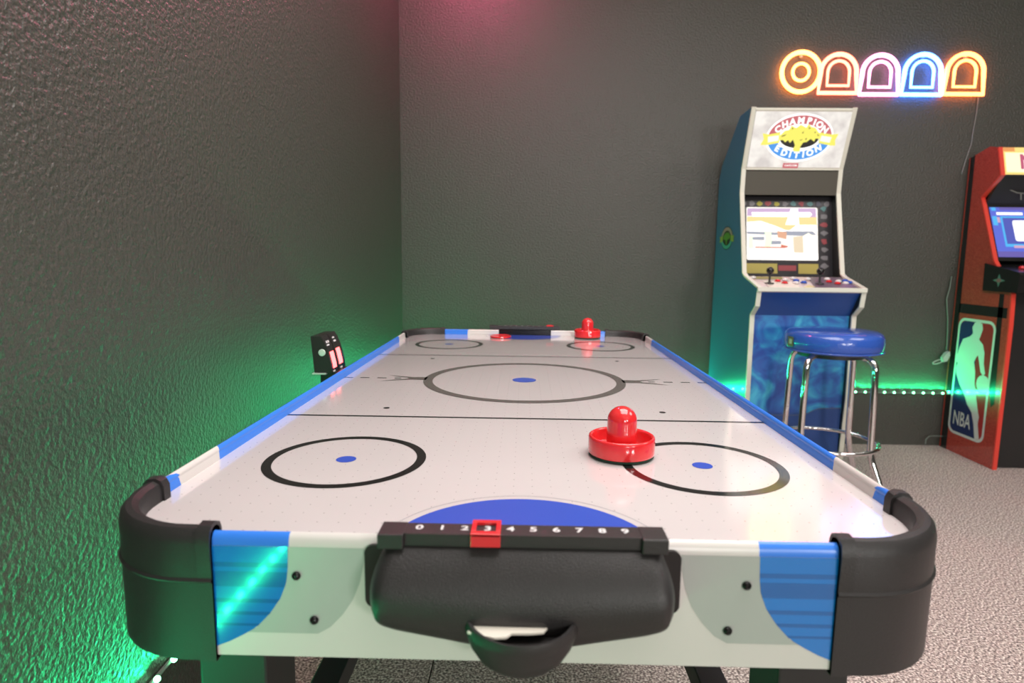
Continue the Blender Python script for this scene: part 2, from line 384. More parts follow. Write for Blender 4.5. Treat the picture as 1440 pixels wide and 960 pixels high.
# screws on the near apron
for (x, z) in ((-.2105, -.022), (-.195, -.066), (.207, -.022), (.192, -.067)):
    b = NB(); lathe(b, [(0, .0), (.0042, 0), (.0042, -.0012), (.0034, -.0026), (.0018, -.0034), (.0012, -.0026), (0, -.0026)], (x, -.0006, z), 20, axis='y')
    tpart('screw', b, screw_m, smooth=True)

# goal box, score bar, tray (built once per end)
def goal(end, marker_x):
    S = (lambda x, y, z: (x, y, z)) if end == 'near' else (lambda x, y, z: (-x, TL - y, z))
    def fin(name, b, m, smooth=False, parent=None, angle=40):
        for v in b.verts: v.co = S(*v.co)
        return tpart(name, b, m, smooth, parent, angle)
    # back plate
    b = NB(); prism(b, rrect(-.1455, -.050, .1455, .011, .008), -.0035, -.0002, 'y'); fin('goal_back_plate', b, blackg_m)
    # curved hood
    b = NB(); NU, NT = 40, 22; g = []
    for j in range(NT + 1):
        t = j / NT; row = []
        for i in range(NU + 1):
            u = -1 + 2 * i / NU
            w = .1215 + .0125 * math.sin(min(1, t / .55) * PI / 2)
            if t > .74: w -= .026 * (1 - math.sqrt(max(0, 1 - ((t - .74) / .26) ** 2)))
            zb = -.0735 + .019 * abs(u) ** 1.3
            z = .0215 + t * (zb - .0215)
            y = -(.010 + .037 * math.sin(PI * min(1, .04 + t * .80)) ** .85)
            edge = max(0, (abs(u) - .93) / .07); y *= (1 - .35 * edge ** 2)
            row.append(b.verts.new((u * w, y, z)))
        g.append(row)
    for j in range(NT):
        for i in range(NU): b.faces.new((g[j][i], g[j][i + 1], g[j + 1][i + 1], g[j + 1][i]))
    rim = g[0] + [g[j][NU] for j in range(1, NT + 1)] + g[NT][:-1][::-1] + [g[j][0] for j in range(NT - 1, 0, -1)]
    back = [b.verts.new((v.co.x * 1.0, -.0008, v.co.z)) for v in rim]
    for i in range(len(rim)): b.faces.new((rim[i], rim[(i + 1) % len(rim)], back[(i + 1) % len(rim)], back[i]))
    fin('goal_hood', b, black_m, True, angle=60)
    # puck tray: half bowl below the hood with an open, dark mouth
    b = NB(); NA = 28; rows = []
    prof = [(1.0, -.0330), (1.035, -.039), (1.0, -.049), (.92, -.060), (.78, -.071), (.62, -.078), (.35, -.083), (0.0, -.085)]
    def bowl(s, z, dip): return [b.verts.new((-.0485 * s * math.cos(PI + PI * k / NA), -.036 + .037 * s * math.sin(PI + PI * k / NA), z - (.007 * math.sin(PI * k / NA) if dip else 0))) for k in range(NA + 1)]
    rows = [bowl(s, z, z > -.045) for s, z in prof]
    rows_in = [bowl(.93, -.0335, True), bowl(.90, -.049, False), bowl(0.0, -.050, False)]
    for RR in (rows, rows_in):
        for A, B in zip(RR, RR[1:]):
            for k in range(NA): b.faces.new((A[k], A[k + 1], B[k + 1], B[k]))
    for k in range(NA): b.faces.new((rows[0][k], rows[0][k + 1], rows_in[0][k + 1], rows_in[0][k]))
    prism(b, [(-.0005, -.086), (-.034, -.0845), (-.034, -.055), (-.0005, -.055)], -.030, .030, 'x')
    tr = fin('puck_tray', b, black_m, True, angle=45)
    # added pale plate, shaped as the lit patch inside the tray mouth
    pl = [(-.0455, -.0545), (-.0412, -.0480), (-.0410, -.040), (.018, -.040), (.0225, -.0460), (.0190, -.0525), (.0070, -.0545), (-.0078, -.0550), (-.0125, -.0605), (-.0222, -.0620), (-.0340, -.0590)]
    b = NB(); prism(b, pl, -.0415, -.0395, 'z')
    o = fin('lit_patch_plate', b, mat('cream_lit_patch', (0.80, 0.76, 0.66), 0.5)); tag(o, 'cream plate for the lit patch in the mouth of the tray')
    # score bar
    b = NB(); box(b, -.128, .128, -.021, .001, .0195, .0317, .0008)
    for s in (-1, 1): box(b, min(s * .128, s * .105), max(s * .128, s * .105), -.0265, .0015, .0185, .0323, .0012)
    box(b, -.1045, .1045, -.0222, -.0205, .0232, .0317)
    bar = fin('score_bar', b, black_m)
    polys = []
    for k in range(10):
        polys += xf(text_polys(str(k), .0125, .025), -.0932 + k * .02062, -.0092, sx=1.15)
    if end == 'far': polys = [[(-x, -y) for x, y in p] for p in polys]
    flat_art('score_numerals', bar, (0, 0 if end == 'near' else TL, .0319), (1, 0, 0), (0, 1, 0), [(polys, num_m)])
    b = NB(); xm = marker_x; w = .0132
    for (x0, x1, y0, y1) in ((-w, w, -.0272, -.0205), (-w, w, -.0025, .0030), (-w, -w + .0045, -.0206, -.0024), (w - .0045, w, -.0206, -.0024)):
        box(b, xm + x0, xm + x1, y0, y1, .0318, .0350, .0006)
    box(b, xm - w, xm + w, -.0272, -.0222, .0225, .0345, .0008)
    mk = fin('score_marker', b, red_m, parent=bar)
    if end == 'far':                       # dark lining of the open goal mouth
        b = NB(); box(b, -.0945, .0945, -.004, -.001, -.04, .0175); fin('goal_lining', b, blackg_m)
goal('near', -.0325); goal('far', -.0905)

# under-table structure
b = NB(); box(b, -.40, .40, .11, TL - .11, -.10, -.085); tpart('bottom_board', b, blackp_m)
for sx in (-1, 1):
    for y0 in (.075, TL - .155):
        b = NB(); box(b, min(sx * .276, sx * .350), max(sx * .276, sx * .350), y0, y0 + .08, -H + .012, -.10, .003)
        box(b, min(sx * .270, sx * .356), max(sx * .270, sx * .356), y0 - .006, y0 + .086, -H, -H + .02, .004); tpart('leg', b, blackp_m)
    b = NB(); box(b, min(sx * .290, sx * .335), max(sx * .290, sx * .335), .155, TL - .155, -.44, -.40, .002); tpart('stretcher', b, blackp_m)
for y0 in (.10, TL - .13):
    b = NB(); box(b, -.276, .276, y0, y0 + .03, -.15, -.10, .002); tpart('crossbar', b, blackp_m)

# electronic scoring unit clamped outside the left rail
b = NB(); pr = [(-.4893, .002), (-.4967, .090), (-.4735, .0905), (-.4665, .080), (-.4600, .064), (-.4545, .044), (-.4500, .024), (-.4476, .004)]
prism(b, pr, .872, .916, 'y'); prism(b, pr, .922, .978, 'y'); prism(b, [(x - .0045, z - (.004 if z > .01 else 0)) for x, z in pr], .914, .924, 'y')
box(b, -.480, WO * -1 + .0, .885, .965, -.03, .004)
su = tpart('scoring_unit', b, mat('scorer_black', (0.02, 0.019, 0.018), 0.25), smooth=True, angle=35)
led_red = emis('red_display', (1.0, 0.09, 0.09), 6.5)
def surfpt(z):                              # x on the curved face at height z
    q = pr[2:]
    for (x0, z0), (x1, z1) in zip(q, q[1:]):
        if z <= z0 and z >= z1: return x0 + (x1 - x0) * (z0 - z) / (z0 - z1)
    return q[-1][0]
def curved(name, y0, y1, z0, z1, m, n=6, out=.0012):
    b = NB(); zz = [z0 + (z1 - z0) * i / n for i in range(n + 1)]
    prism(b, [(surfpt(z) + out, z) for z in zz] + [(surfpt(z) - .001, z) for z in reversed(zz)], y0, y1, 'y')
    return bm_obj(name, b, m, su)
curved('score_display', .884, .908, .014, .052, led_red); curved('score_display', .932, .958, .016, .054, led_red)
for yy in (.884, .896): curved('panel_text', yy, yy + .006, .073, .078, num_m)
curved('panel_text', .881, .896, .067, .070, num_m); curved('panel_text', .936, .948, .078, .081, num_m); curved('panel_text', .936, .950, .070, .0735, num_m)
curved('panel_text', .881, .893, .0055, .009, num_m); curved('panel_text', .936, .950, .0055, .009, num_m)
b = NB(); lathe(b, [(0, 0), (.0082, 0), (.0082, -.0016), (.0072, -.0026), (0, -.0030)], (-.4705, .872, .0525), 24, axis='y')
tag(bm_obj('speaker_button', b, mat('pale_button', (0.55, 0.62, 0.55), 0.35), su, True), 'round pale disc on the side of the scoring unit')
b = NB(); box(b, -.4935, -.4615, .866, .90, .0015, .0045); bm_obj('bracket', b, mat('pale_bracket', (0.5, 0.55, 0.5), 0.4), su)

# ---------------------------------------------------------------- mallets and puck
def mallet(x, y, label):
    r = empty('mallet', (x, y, H + .0010), label, 'mallet', 'red mallets on the air hockey table')
    b = NB(); lathe(b, [(0, .003), (.0440, .003), (.0462, .0045), (.0466, .0070), (.0464, .0250), (.0456, .0278), (.0436, .0290), (.0414, .0280), (.0405, .0250), (.0398, .0120), (.0370, .0092), (.0250, .0086), (.0222, .0105), (.0212, .0150), (.0206, .0480)] +
          [(.0206 * math.cos(math.radians(a)), .0500 + .0200 * math.sin(math.radians(a))) for a in range(0, 90, 9)] + [(0, .0700)], n=64)
    bm_obj('body', b, red_m, r, True, angle=60)
    b = NB(); lathe(b, [(0, 0), (.0440, 0), (.0455, .0015), (.0452, .0036), (0, .0036)], n=48); bm_obj('felt_pad', b, felt_m, r, True)
mallet(.1380, .3090, 'glossy red mallet standing by the near right face-off circle')
mallet(.2200, 1.628, 'glossy red mallet at the far end beside the far goal')
b = NB(); lathe(b, [(0, 0), (.0355, 0), (.0372, .0015), (.0372, .0050), (.0355, .0065), (.032, .0065), (.031, .0058), (0, .0058)], n=48)
o = bm_obj('puck', b, red_m, None, True, (-.0845, 1.6060, H + .0010)); tag(o, 'flat red puck lying at the far goal mouth', 'puck')

# ================================================================ BLUE ARCADE CABINET
XL, XRt = 1.015, 1.487
teal_m = mat('blue_side_print', (0.012, 0.13, 0.27), 0.30, coat=0.5)
cabblue_m = mat('cabinet_blue', (0.025, 0.085, 0.33), 0.35)
def art_mat(name, cols, scale, distort):
    m = bpy.data.materials.new(name); m.use_nodes = True; nt = m.node_tree; bs = nt.nodes['Principled BSDF']; bs.inputs['Roughness'].default_value = 0.35
    tc = nt.nodes.new('ShaderNodeTexCoord'); n = nt.nodes.new('ShaderNodeTexNoise'); n.inputs['Scale'].default_value = scale; n.inputs['Detail'].default_value = 3; n.inputs['Distortion'].default_value = distort
    cr = nt.nodes.new('ShaderNodeValToRGB'); e = cr.color_ramp.elements
    while len(e) < len(cols): e.new(.5)
    for k, (p, c) in enumerate(cols): e[k].position = p; e[k].color = (*c, 1)
    nt.links.new(tc.outputs['Object'], n.inputs['Vector']); nt.links.new(n.outputs['Fac'], cr.inputs['Fac']); nt.links.new(cr.outputs['Color'], bs.inputs['Base Color']); return m
swirl_m = art_mat('blue_swirl_print', [(0.34, (0.025, 0.08, 0.38)), (0.46, (0.03, 0.15, 0.50)), (0.55, (0.035, 0.28, 0.60)), (0.66, (0.07, 0.48, 0.72))], 6.5, 1.8)
cab = empty('arcade_cabinet', ((XL + XRt) / 2, 2.52, 0), 'tall blue arcade cabinet with cream edges and lit CHAMPION EDITION marquee, behind the blue stool', 'arcade cabinet')
co = Vector(cab.location)
def cpart(name, b, m, smooth=False, par=None, angle=40, origin=None, root=None):
    root = root or cab; off = Vector(root.location)
    for v in b.verts: v.co = v.co - off
    return bm_obj(name, b, m, par or root, smooth, None, angle)
front = [(2.285, .09), (2.263, .38), (2.267, .765), (2.212, .809), (2.197, .889), (2.372, .934), (2.400, .948), (2.498, 1.325), (2.494, 1.437), (2.404, 1.697)]
outline_s = front + [(2.56, 1.690), (2.80, 1.49), (2.835, 1.43), (2.838, .09)]
for x0, x1 in ((XL, XL + .018), (XRt - .018, XRt)):
    b = NB(); prism(b, outline_s, x0, x1, 'x'); inn = x1 if x0 == XL else x0
    for f in b.faces:
        if all(abs(v.co.x - inn) < 1e-5 for v in f.verts): f.material_index = 1
    cpart('side_panel', b, [teal_m, blackp_m])
    b = NB(); n = len(front)
    fo = [(y - .003, z) for y, z in front] ; w = .0035
    # cream edging follows the front outline
    A = [(y, z) for y, z in front]; vsA = []
    for i, (y, z) in enumerate(A):
        p = Vector(A[max(0, i - 1)]); q = Vector(A[min(n - 1, i + 1)]); t = (q - p).normalized(); nn = Vector((-t.y, t.x))
        if nn.x > 0: nn = -nn
        vsA.append([b.verts.new((x, y + nn.x * k, z + nn.y * k)) for x, k in ((x0 - .001, -.004), (x0 - .001, .004), (x1 + .001, .004), (x1 + .001, -.004))])
    for P_, Q_ in zip(vsA, vsA[1:]):
        for k in range(4): b.faces.new((P_[k], P_[(k + 1) % 4], Q_[(k + 1) % 4], Q_[k]))
    b.faces.new(vsA[0]); b.faces.new(vsA[-1]); cpart('edge_trim', b, cream_m)
x0, x1 = XL + .018, XRt - .018; xm = (x0 + x1) / 2
def slab(name, y0, z0, y1, z1, th, m, xa=None, xb=None, par=None):      # a board running from (y0,z0) to (y1,z1), th thick towards the back
    t = Vector((y1 - y0, z1 - z0)).normalized(); nn = Vector((t.y, -t.x)) * th
    if nn.x < 0: nn = -nn
    b = NB(); prism(b, [(y0, z0), (y1, z1), (y1 + nn.x, z1 + nn.y), (y0 + nn.x, z0 + nn.y)], xa or x0, xb or x1, 'x'); return cpart(name, b, m, par=par)
slab('kick_panel', 2.300, .092, 2.292, .31, .018, cabblue_m)
slab('front_panel', 2.292, .31, 2.290, .762, .018, swirl_m)
slab('deck_underside_panel', 2.290, .762, 2.212, .872, .014, cabblue_m)
b = NB(); prism(b, [(2.50, .0), (2.83, .0), (2.83, .10), (2.50, .10)], x0, x1, 'x'); cpart('plinth', b, blackp_m)
b = NB(); box(b, x0, x1, 2.815, 2.833, .09, 1.45); cpart('back_panel', b, blackp_m)
b = NB(); prism(b, [(2.415, 1.684), (2.56, 1.684), (2.79, 1.485), (2.79, 1.475), (2.55, 1.672), (2.41, 1.674)], x0, x1, 'x'); cpart('top_panel', b, blackp_m)
b = NB(); prism(b, [(2.2985, .30), (2.2985, .316)], x0, x1, 'x') if False else None; b.free()
# thin wavy edge line of the kick panel
wave = [(-.215, .300), (-.10, .300), (.0, .300), (.055, .306), (.085, .322), (.115, .334), (.215, .337)]
low = [(x, z) for x, z in wave] + [(.215, .100), (-.215, .100)]
mk = [([low], mat('kick_navy', (0.02, 0.07, 0.27), 0.4)), ([[(x, z), (x2, z2), (x2, z2 - .003), (x, z - .003)] for (x, z), (x2, z2) in zip(wave, wave[1:])], mat('edge_line_grey', (0.12, 0.15, 0.22), 0.4))]
flat_art('kick_print', cab, (xm - co.x, 2.2895 - co.y, 0), (1, 0, 0), (0, 0, 1), mk, lift=.0006)
# control deck
slab('control_deck', 2.200, .886, 2.395, .934, .016, mat('deck_pale_print', (0.62, 0.50, 0.49), 0.3))
b = NB(); box(b, XL - .001, XRt + .001, 2.190, 2.204, .874, .893, .002); cpart('deck_front_trim', b, cream_m)
du = Vector((0, .195, .048)).normalized(); dO = Vector((xm, 2.200, .8865))
def on_deck(x, v, h=0): p = dO + du * v; return (x, p.y, p.z + h)
dk = [([[(.02, .004), (.232, .004), (.225, .195), (.06, .195)]], mat('deck_dark_print', (0.16, 0.12, 0.16), 0.35)),
      ([[(-.18, .004), (-.05, .004), (-.02, .10), (-.17, .13)]], mat('deck_cream_print', (0.78, 0.70, 0.62), 0.35)),
      ([[(-.2, .15), (-.06, .15), (-.06, .19), (-.2, .19)]], mat('deck_olive_print', (0.28, 0.24, 0.05), 0.4)),
      ([[(.13, .02), (.19, .10), (.21, .05), (.17, .01)]], mat('deck_violet_print', (0.22, 0.14, 0.24), 0.4)),
      ([[(0, .01), (.03, .03), (.01, .06), (-.03, .02)]], mat('deck_yellow_print', (0.7, 0.6, 0.3), 0.4))]
flat_art('deck_print', cab, tuple(dO - co), (1, 0, 0), tuple(du), dk, base=.0005)
BUT = {'red': mat('button_red', (0.65, 0.02, 0.03), .2), 'blue': mat('button_blue', (0.03, 0.10, 0.5), .2), 'white': mat('button_white', (0.75, 0.72, 0.72), .25)}
for (x, v, c) in ((-.105, .115, 'red'), (-.085, .085, 'red'), (-.065, .135, 'white'), (-.035, .085, 'white'), (-.018, .125, 'blue'), (.004, .095, 'blue'), (-.02, .16, 'white'), (.045, .150, 'white'),
                  (.125, .115, 'red'), (.150, .085, 'red'), (.135, .155, 'white'), (.170, .120, 'white'), (.188, .090, 'white'), (.205, .130, 'blue'), (.212, .100, 'blue'), (-.20, .165, 'white')):
    b = NB(); p = on_deck(xm + x, v); lathe(b, [(0, 0), (.0135, 0), (.0140, .004), (.011, .006), (.0095, .009), (.006, .0105), (0, .0108)], p, 20)
    cpart('button', b, BUT[c], True)
for x in (-.155, .068):
    p = Vector(on_deck(xm + x, .08)); b = NB(); lathe(b, [(0, 0), (.020, 0), (.018, .004), (.006, .006), (.0045, .010), (.0042, .045), (0, .045)], p, 20)
    js = cpart('joystick', b, blackp_m, True)
    b = NB(); bmesh.ops.create_uvsphere(b, u_segments=20, v_segments=12, radius=.0165, matrix=Matrix.Translation(p + Vector((0, 0, .058)))); cpart('joystick_ball', b, blackg_m, True, par=js)
# monitor bay
slab('speaker_panel', 2.498, 1.318, 2.492, 1.435, .014, mat('speaker_brown', (0.07, 0.062, 0.045), 0.5, bump=(700, .0005, 1)))
slab('monitor_bezel', 2.470, .935, 2.545, 1.315, .014, mat('bezel_black', (0.03, 0.028, 0.032), 0.25))
bu = Vector((0, .075, .380)).normalized(); bO = Vector((xm, 2.470, .935)) + Vector((0, -.0008, 0))
pc = [mat('bezel_art_%s' % k, c, 0.4) for k, c in (('grey', (0.17, 0.16, 0.17)), ('yellow', (0.35, 0.32, 0.03)), ('red', (0.28, 0.04, 0.05)), ('teal', (0.08, 0.20, 0.20)), ('pink', (0.35, 0.20, 0.18)), ('olive', (0.40, 0.33, 0.07)), ('dark', (0.07, 0.07, 0.10)))]
rr = random.Random(3); patch = {i: [] for i in range(7)}
for k in range(11):
    cx = -.205 + k * .040; patch[rr.choice([0, 0, 2, 4, 3, 6, 1])].append([(cx + rr.uniform(.008, .017) * math.cos(a) * 1.1, .352 + rr.uniform(.009, .016) * math.sin(a)) for a in [i * PI / 4 for i in range(8)]])
for k in range(8):
    cy = .05 + k * .040; patch[rr.choice([0, 6, 3, 4, 2, 0])].append([(.180 + rr.uniform(.010, .022) * math.cos(a), cy + rr.uniform(.009, .016) * math.sin(a)) for a in [i * PI / 4 for i in range(8)]])
    patch[rr.choice([2, 6, 2, 1])].append([(-.214 + rr.uniform(.004, .008) * math.cos(a), cy + rr.uniform(.009, .015) * math.sin(a)) for a in [i * PI / 4 for i in range(8)]])
patch[5] += [rect(-.195, .012, -.045, .060), rect(.055, .012, .150, .060)]; patch[2].append(rect(-.040, .026, .045, .052))
lay = [(patch[i], pc[i]) for i in range(7)]
flat_art('bezel_print', cab, tuple(bO - co), (1, 0, 0), tuple(bu), lay, lift=.0003)
S = {k: emis('screen_' + k, c, s) for k, c, s in (('cream', (1.0, .93, .86), 1.25), ('lilac', (.62, .42, .66), 1.0), ('yellow', (.95, .72, .30), 1.05), ('white', (1.0, .97, .95), 1.8), ('slate', (.36, .38, .46), 1.0), ('green', (.75, .92, .62), 1.3),
     ('orange', (.80, .42, .26), 1.0), ('red', (.72, .18, .12), 1.0), ('beige', (.80, .66, .46), 1.1), ('lemon', (1.0, .96, .70), 1.5))}
def sc(x, y): return (-.1905 + (x - 75) / 630 * .340, .334 - (y - 180) / 455 * .257)
def sp(*pts): return [sc(x, y) for x, y in pts]
lay = [([[(x - .0205, y + .2055) for x, y in rrect(-.170, -.1285, .170, .1285, .008)]], S['cream']),
       ([sp((85, 190), (690, 186), (692, 262), (80, 255))], S['lilac']), ([sp((80, 262), (695, 262), (698, 375), (80, 375))], S['yellow']),
       ([sp((120, 225), (640, 220), (655, 240), (630, 262), (130, 262)), sp((80, 310), (200, 300), (340, 345), (440, 385), (80, 390)), sp((470, 190), (530, 190), (540, 330), (420, 330)), sp((520, 330), (690, 330), (700, 380), (450, 385))], S['white']),
       ([sp((80, 390), (340, 398), (430, 385), (660, 385), (690, 415), (560, 425), (80, 412)), sp((110, 440), (230, 436), (230, 465), (100, 462)), sp((280, 470), (380, 470), (380, 498), (290, 500))], S['slate']),
       ([sp((235, 390), (290, 390), (300, 450), (285, 530), (230, 530), (240, 450)), sp((95, 430), (125, 430), (135, 540), (90, 540))], S['green']),
       ([sp((345, 385), (430, 395), (425, 455), (350, 440))], S['orange']), ([sp((150, 522), (400, 522), (420, 532), (150, 532)), sp((380, 500), (440, 515), (430, 528), (375, 525))], S['red']),
       ([sp((485, 435), (570, 425), (575, 575), (490, 570))], S['beige']),
       ([sp((575, 425), (620, 400), (670, 430), (690, 520), (660, 575), (585, 560)), sp((380, 462), (485, 470), (480, 505), (400, 505))], S['lemon']),
       ([sp((82, 540), (480, 535), (490, 572), (700, 575), (700, 630), (86, 630))], S['white'])]
flat_art('monitor_screen', cab, tuple(bO - co + Vector((0, -.002, 0))), (1, 0, 0), tuple(bu), lay, lift=.0003)
# marquee (backlit)
mO = Vector((xm, 2.4870, 1.437)); mT = Vector((xm, 2.4020, 1.686)); mu = (mT - mO).normalized(); MH = (mT - mO).length; MW = x1 - x0 - .004
slab('marquee_box', 2.494, 1.437, 2.409, 1.684, .012, mat('marquee_backing', (0.3, 0.3, 0.28), 0.5))
def marq_mat():
    m = bpy.data.materials.new('marquee_stone_print'); m.use_nodes = True; nt = m.node_tree; bs = nt.nodes['Principled BSDF']; bs.inputs['Base Color'].default_value = (.2, .2, .2, 1)
    tc = nt.nodes.new('ShaderNodeTexCoord'); n = nt.nodes.new('ShaderNodeTexNoise'); n.inputs['Scale'].default_value = 14; n.inputs['Detail'].default_value = 5
    cr = nt.nodes.new('ShaderNodeValToRGB'); cr.color_ramp.elements[0].position = .35; cr.color_ramp.elements[0].color = (.58, .53, .50, 1); cr.color_ramp.elements[1].position = .60; cr.color_ramp.elements[1].color = (.86, .82, .76, 1)
    nt.links.new(tc.outputs['Object'], n.inputs['Vector']); nt.links.new(n.outputs['Fac'], cr.inputs['Fac']); nt.links.new(cr.outputs['Color'], bs.inputs['Emission Color']); bs.inputs['Emission Strength'].default_value = .92; return m
def mq(x, y): return ((x - 660) / 1145 * MW, (690 - y) / 645 * MH)
def mp(pts): return [mq(x, y) for x, y in pts]
def ell(cx, cy, rx, ry, a0, a1, n=40): return [(cx + rx * math.cos(math.radians(a0 + (a1 - a0) * i / n)), cy - ry * math.sin(math.radians(a0 + (a1 - a0) * i / n))) for i in range(n + 1)]
def arc_text(s, cx, cy, rx, ry, a0, a1, size, flip=False):
    out = []; n = len(s); N = 200; cum = [0.0]
    wid = [{'I': .55, 'M': 1.25}.get(c_, 1.0) for c_ in s]; pos = [0.0]
    for i in range(1, n): pos.append(pos[-1] + (wid[i - 1] + wid[i]) / 2)
    A = [math.radians(a0 + (a1 - a0) * k / N) for k in range(N + 1)]
    for p, q in zip(A, A[1:]): cum.append(cum[-1] + math.hypot(rx * (math.cos(q) - math.cos(p)), ry * (math.sin(q) - math.sin(p))))
    for i, ch in enumerate(s):
        tgt = pos[i] / pos[-1] * cum[-1]; a = A[min(N, sum(1 for c_ in cum if c_ < tgt - 1e-9))]; x, y = cx + rx * math.cos(a), cy - ry * math.sin(a)
        tx, ty = -rx * math.sin(a), ry * math.cos(a)                      # tangent (y up)
        if tx < 0: tx, ty = -tx, -ty
        u, v = mq(x, y); out += xf(text_polys(ch, size, .045), u, v, sx=1.05, rot=math.atan2(ty, tx) * .62)
    return out
E_ = {k: emis('marquee_' + k, c, s) for k, c, s in (('white', (1, 1, .97), 1.25), ('red', (.62, .15, .17), 1.0), ('blue', (.07, .34, .86), 1.0), ('yellow', (.92, .86, .14), 1.05), ('cream', (1, .98, .80), 1.15), ('black', (.012, .012, .008), 1.0), ('brown', (.25, .17, .02), 1.0), ('tan', (.52, .45, .36), 1.0))}
blob = [(415, 330), (470, 270), (520, 262), (540, 215), (600, 240), (650, 205), (720, 235), (745, 195), (775, 225), (830, 235), (880, 285), (925, 300), (905, 355), (860, 350), (850, 385), (800, 355), (760, 390), (720, 395), (695, 440), (700, 490), (660, 505), (610, 480), (625, 425), (590, 365), (560, 400), (530, 370), (500, 395), (470, 370), (430, 372)]
flecks = [[(440, 325), (500, 305), (480, 325), (445, 335)], [(545, 240), (570, 235), (558, 258)], [(680, 290), (700, 270), (695, 300)], [(750, 225), (775, 240), (755, 252)], [(870, 300), (895, 318), (878, 326)], [(735, 350), (755, 345), (745, 375)], [(665, 370), (705, 358), (690, 375)], [(830, 280), (848, 275), (838, 295)]]
ribL = [(210, 300), (290, 310), (420, 285), (430, 400), (290, 425), (205, 425), (235, 362)]; ribR = [(905, 285), (1040, 305), (1125, 300), (1100, 365), (1115, 425), (1050, 425), (905, 400)]
def sector(rx0, ry0, rx1, ry1, a0, a1, n=30):
    A = ell(665, 345, rx0, ry0, a0, a1, n); B = ell(665, 345, rx1, ry1, a0, a1, n); return [mp([A[i], B[i], B[i + 1], A[i + 1]]) for i in range(n)]
mlay = [([rect(-MW / 2, 0, MW / 2, MH)], marq_mat()),
        ([rect(-MW / 2, MH - .008, MW / 2, MH), rect(-MW / 2, 0, MW / 2, .007)], E_['tan']),
        ([mp(ell(665, 345, 405, 262, 0, 360, 60))], E_['white']),
        (sector(270, 150, 385, 240, 8, 172), E_['red']), (sector(270, 150, 385, 240, 192, 348), E_['blue']),
        ([mp(ell(665, 350, 235, 108, 180, 360, 30))], E_['black']), ([mp(ell(665, 330, 235, 100, 0, 180, 30))], E_['cream']),
        ([mp(ribL), mp(ribR)], E_['yellow']), ([mp([(280, 335), (410, 318), (415, 378), (290, 398)]), mp([(925, 318), (1050, 335), (1040, 395), (915, 378)])], E_['cream']),
        ([mp(blob)], E_['yellow']), ([mp(f) for f in flecks], E_['brown']),
        (arc_text('CHAMPION', 665, 352, 322, 192, 150, 30, .038) + arc_text('EDITION', 665, 340, 318, 196, 219, 322, .038), E_['white']),
        ([mp([(525, 622), (715, 622), (715, 680), (525, 680)])], E_['red']),
        (xf(text_polys('CAPCOM', .0115, .02), *mq(620, 650), sx=1.2), E_['white'])]
flat_art('marquee', cab, tuple(mO - co), (1, 0, 0), tuple(mu), mlay, lift=.0003, base=.0005)
b = NB(); box(b, x0, x1, 2.401, 2.412, 1.684, 1.693); cpart('marquee_trim', b, cream_m)
b = NB(); box(b, x0, x1, 2.484, 2.494, 1.432, 1.439); cpart('marquee_trim', b, cream_m)
# round emblem printed on the left side panel
gcol = {k: mat('emblem_' + k, c, .4) for k, c in (('green', (.10, .22, .03)), ('yellow', (.24, .30, .05)), ('pink', (.30, .22, .20)), ('dark', (.02, .02, .015)), ('teal', (.05, .30, .26)))}  # emblem colours have the green wall light mixed in
R_ = .060; ez = 1.118
def ecirc(rx, ry, a0, a1, n=30): return arc(0, 0, rx, a0, a1, n, ry)
def esec(r0, r1, a0, a1, n=20, k=.62):
    A = arc(0, 0, r0, a0, a1, n, r0 * k * 1.0); B = arc(0, 0, r1, a0, a1, n, r1 * k); return [[A[i], B[i], B[i + 1], A[i + 1]] for i in range(n)]
bl2 = [((x - 665) / 385 * .085, (345 - y) / 240 * .052) for x, y in blob]
rl = [((x - 665) / 385 * .095, (345 - y) / 240 * .060) for x, y in ribL]; rrb = [((x - 665) / 385 * .095, (345 - y) / 240 * .060) for x, y in ribR]
flat_art('side_emblem', cab, (XL - .0006 - co.x, 2.655 - co.y, ez), (0, -1, 0), (0, 0, 1),
         [([circle(0, 0, .092, 40, .058)], gcol['dark']), (esec(.060, .088, 10, 170), gcol['pink']), (esec(.060, .088, 195, 345), gcol['teal']), ([rl, rrb], gcol['yellow']), ([bl2], gcol['green'])], lift=.0003)

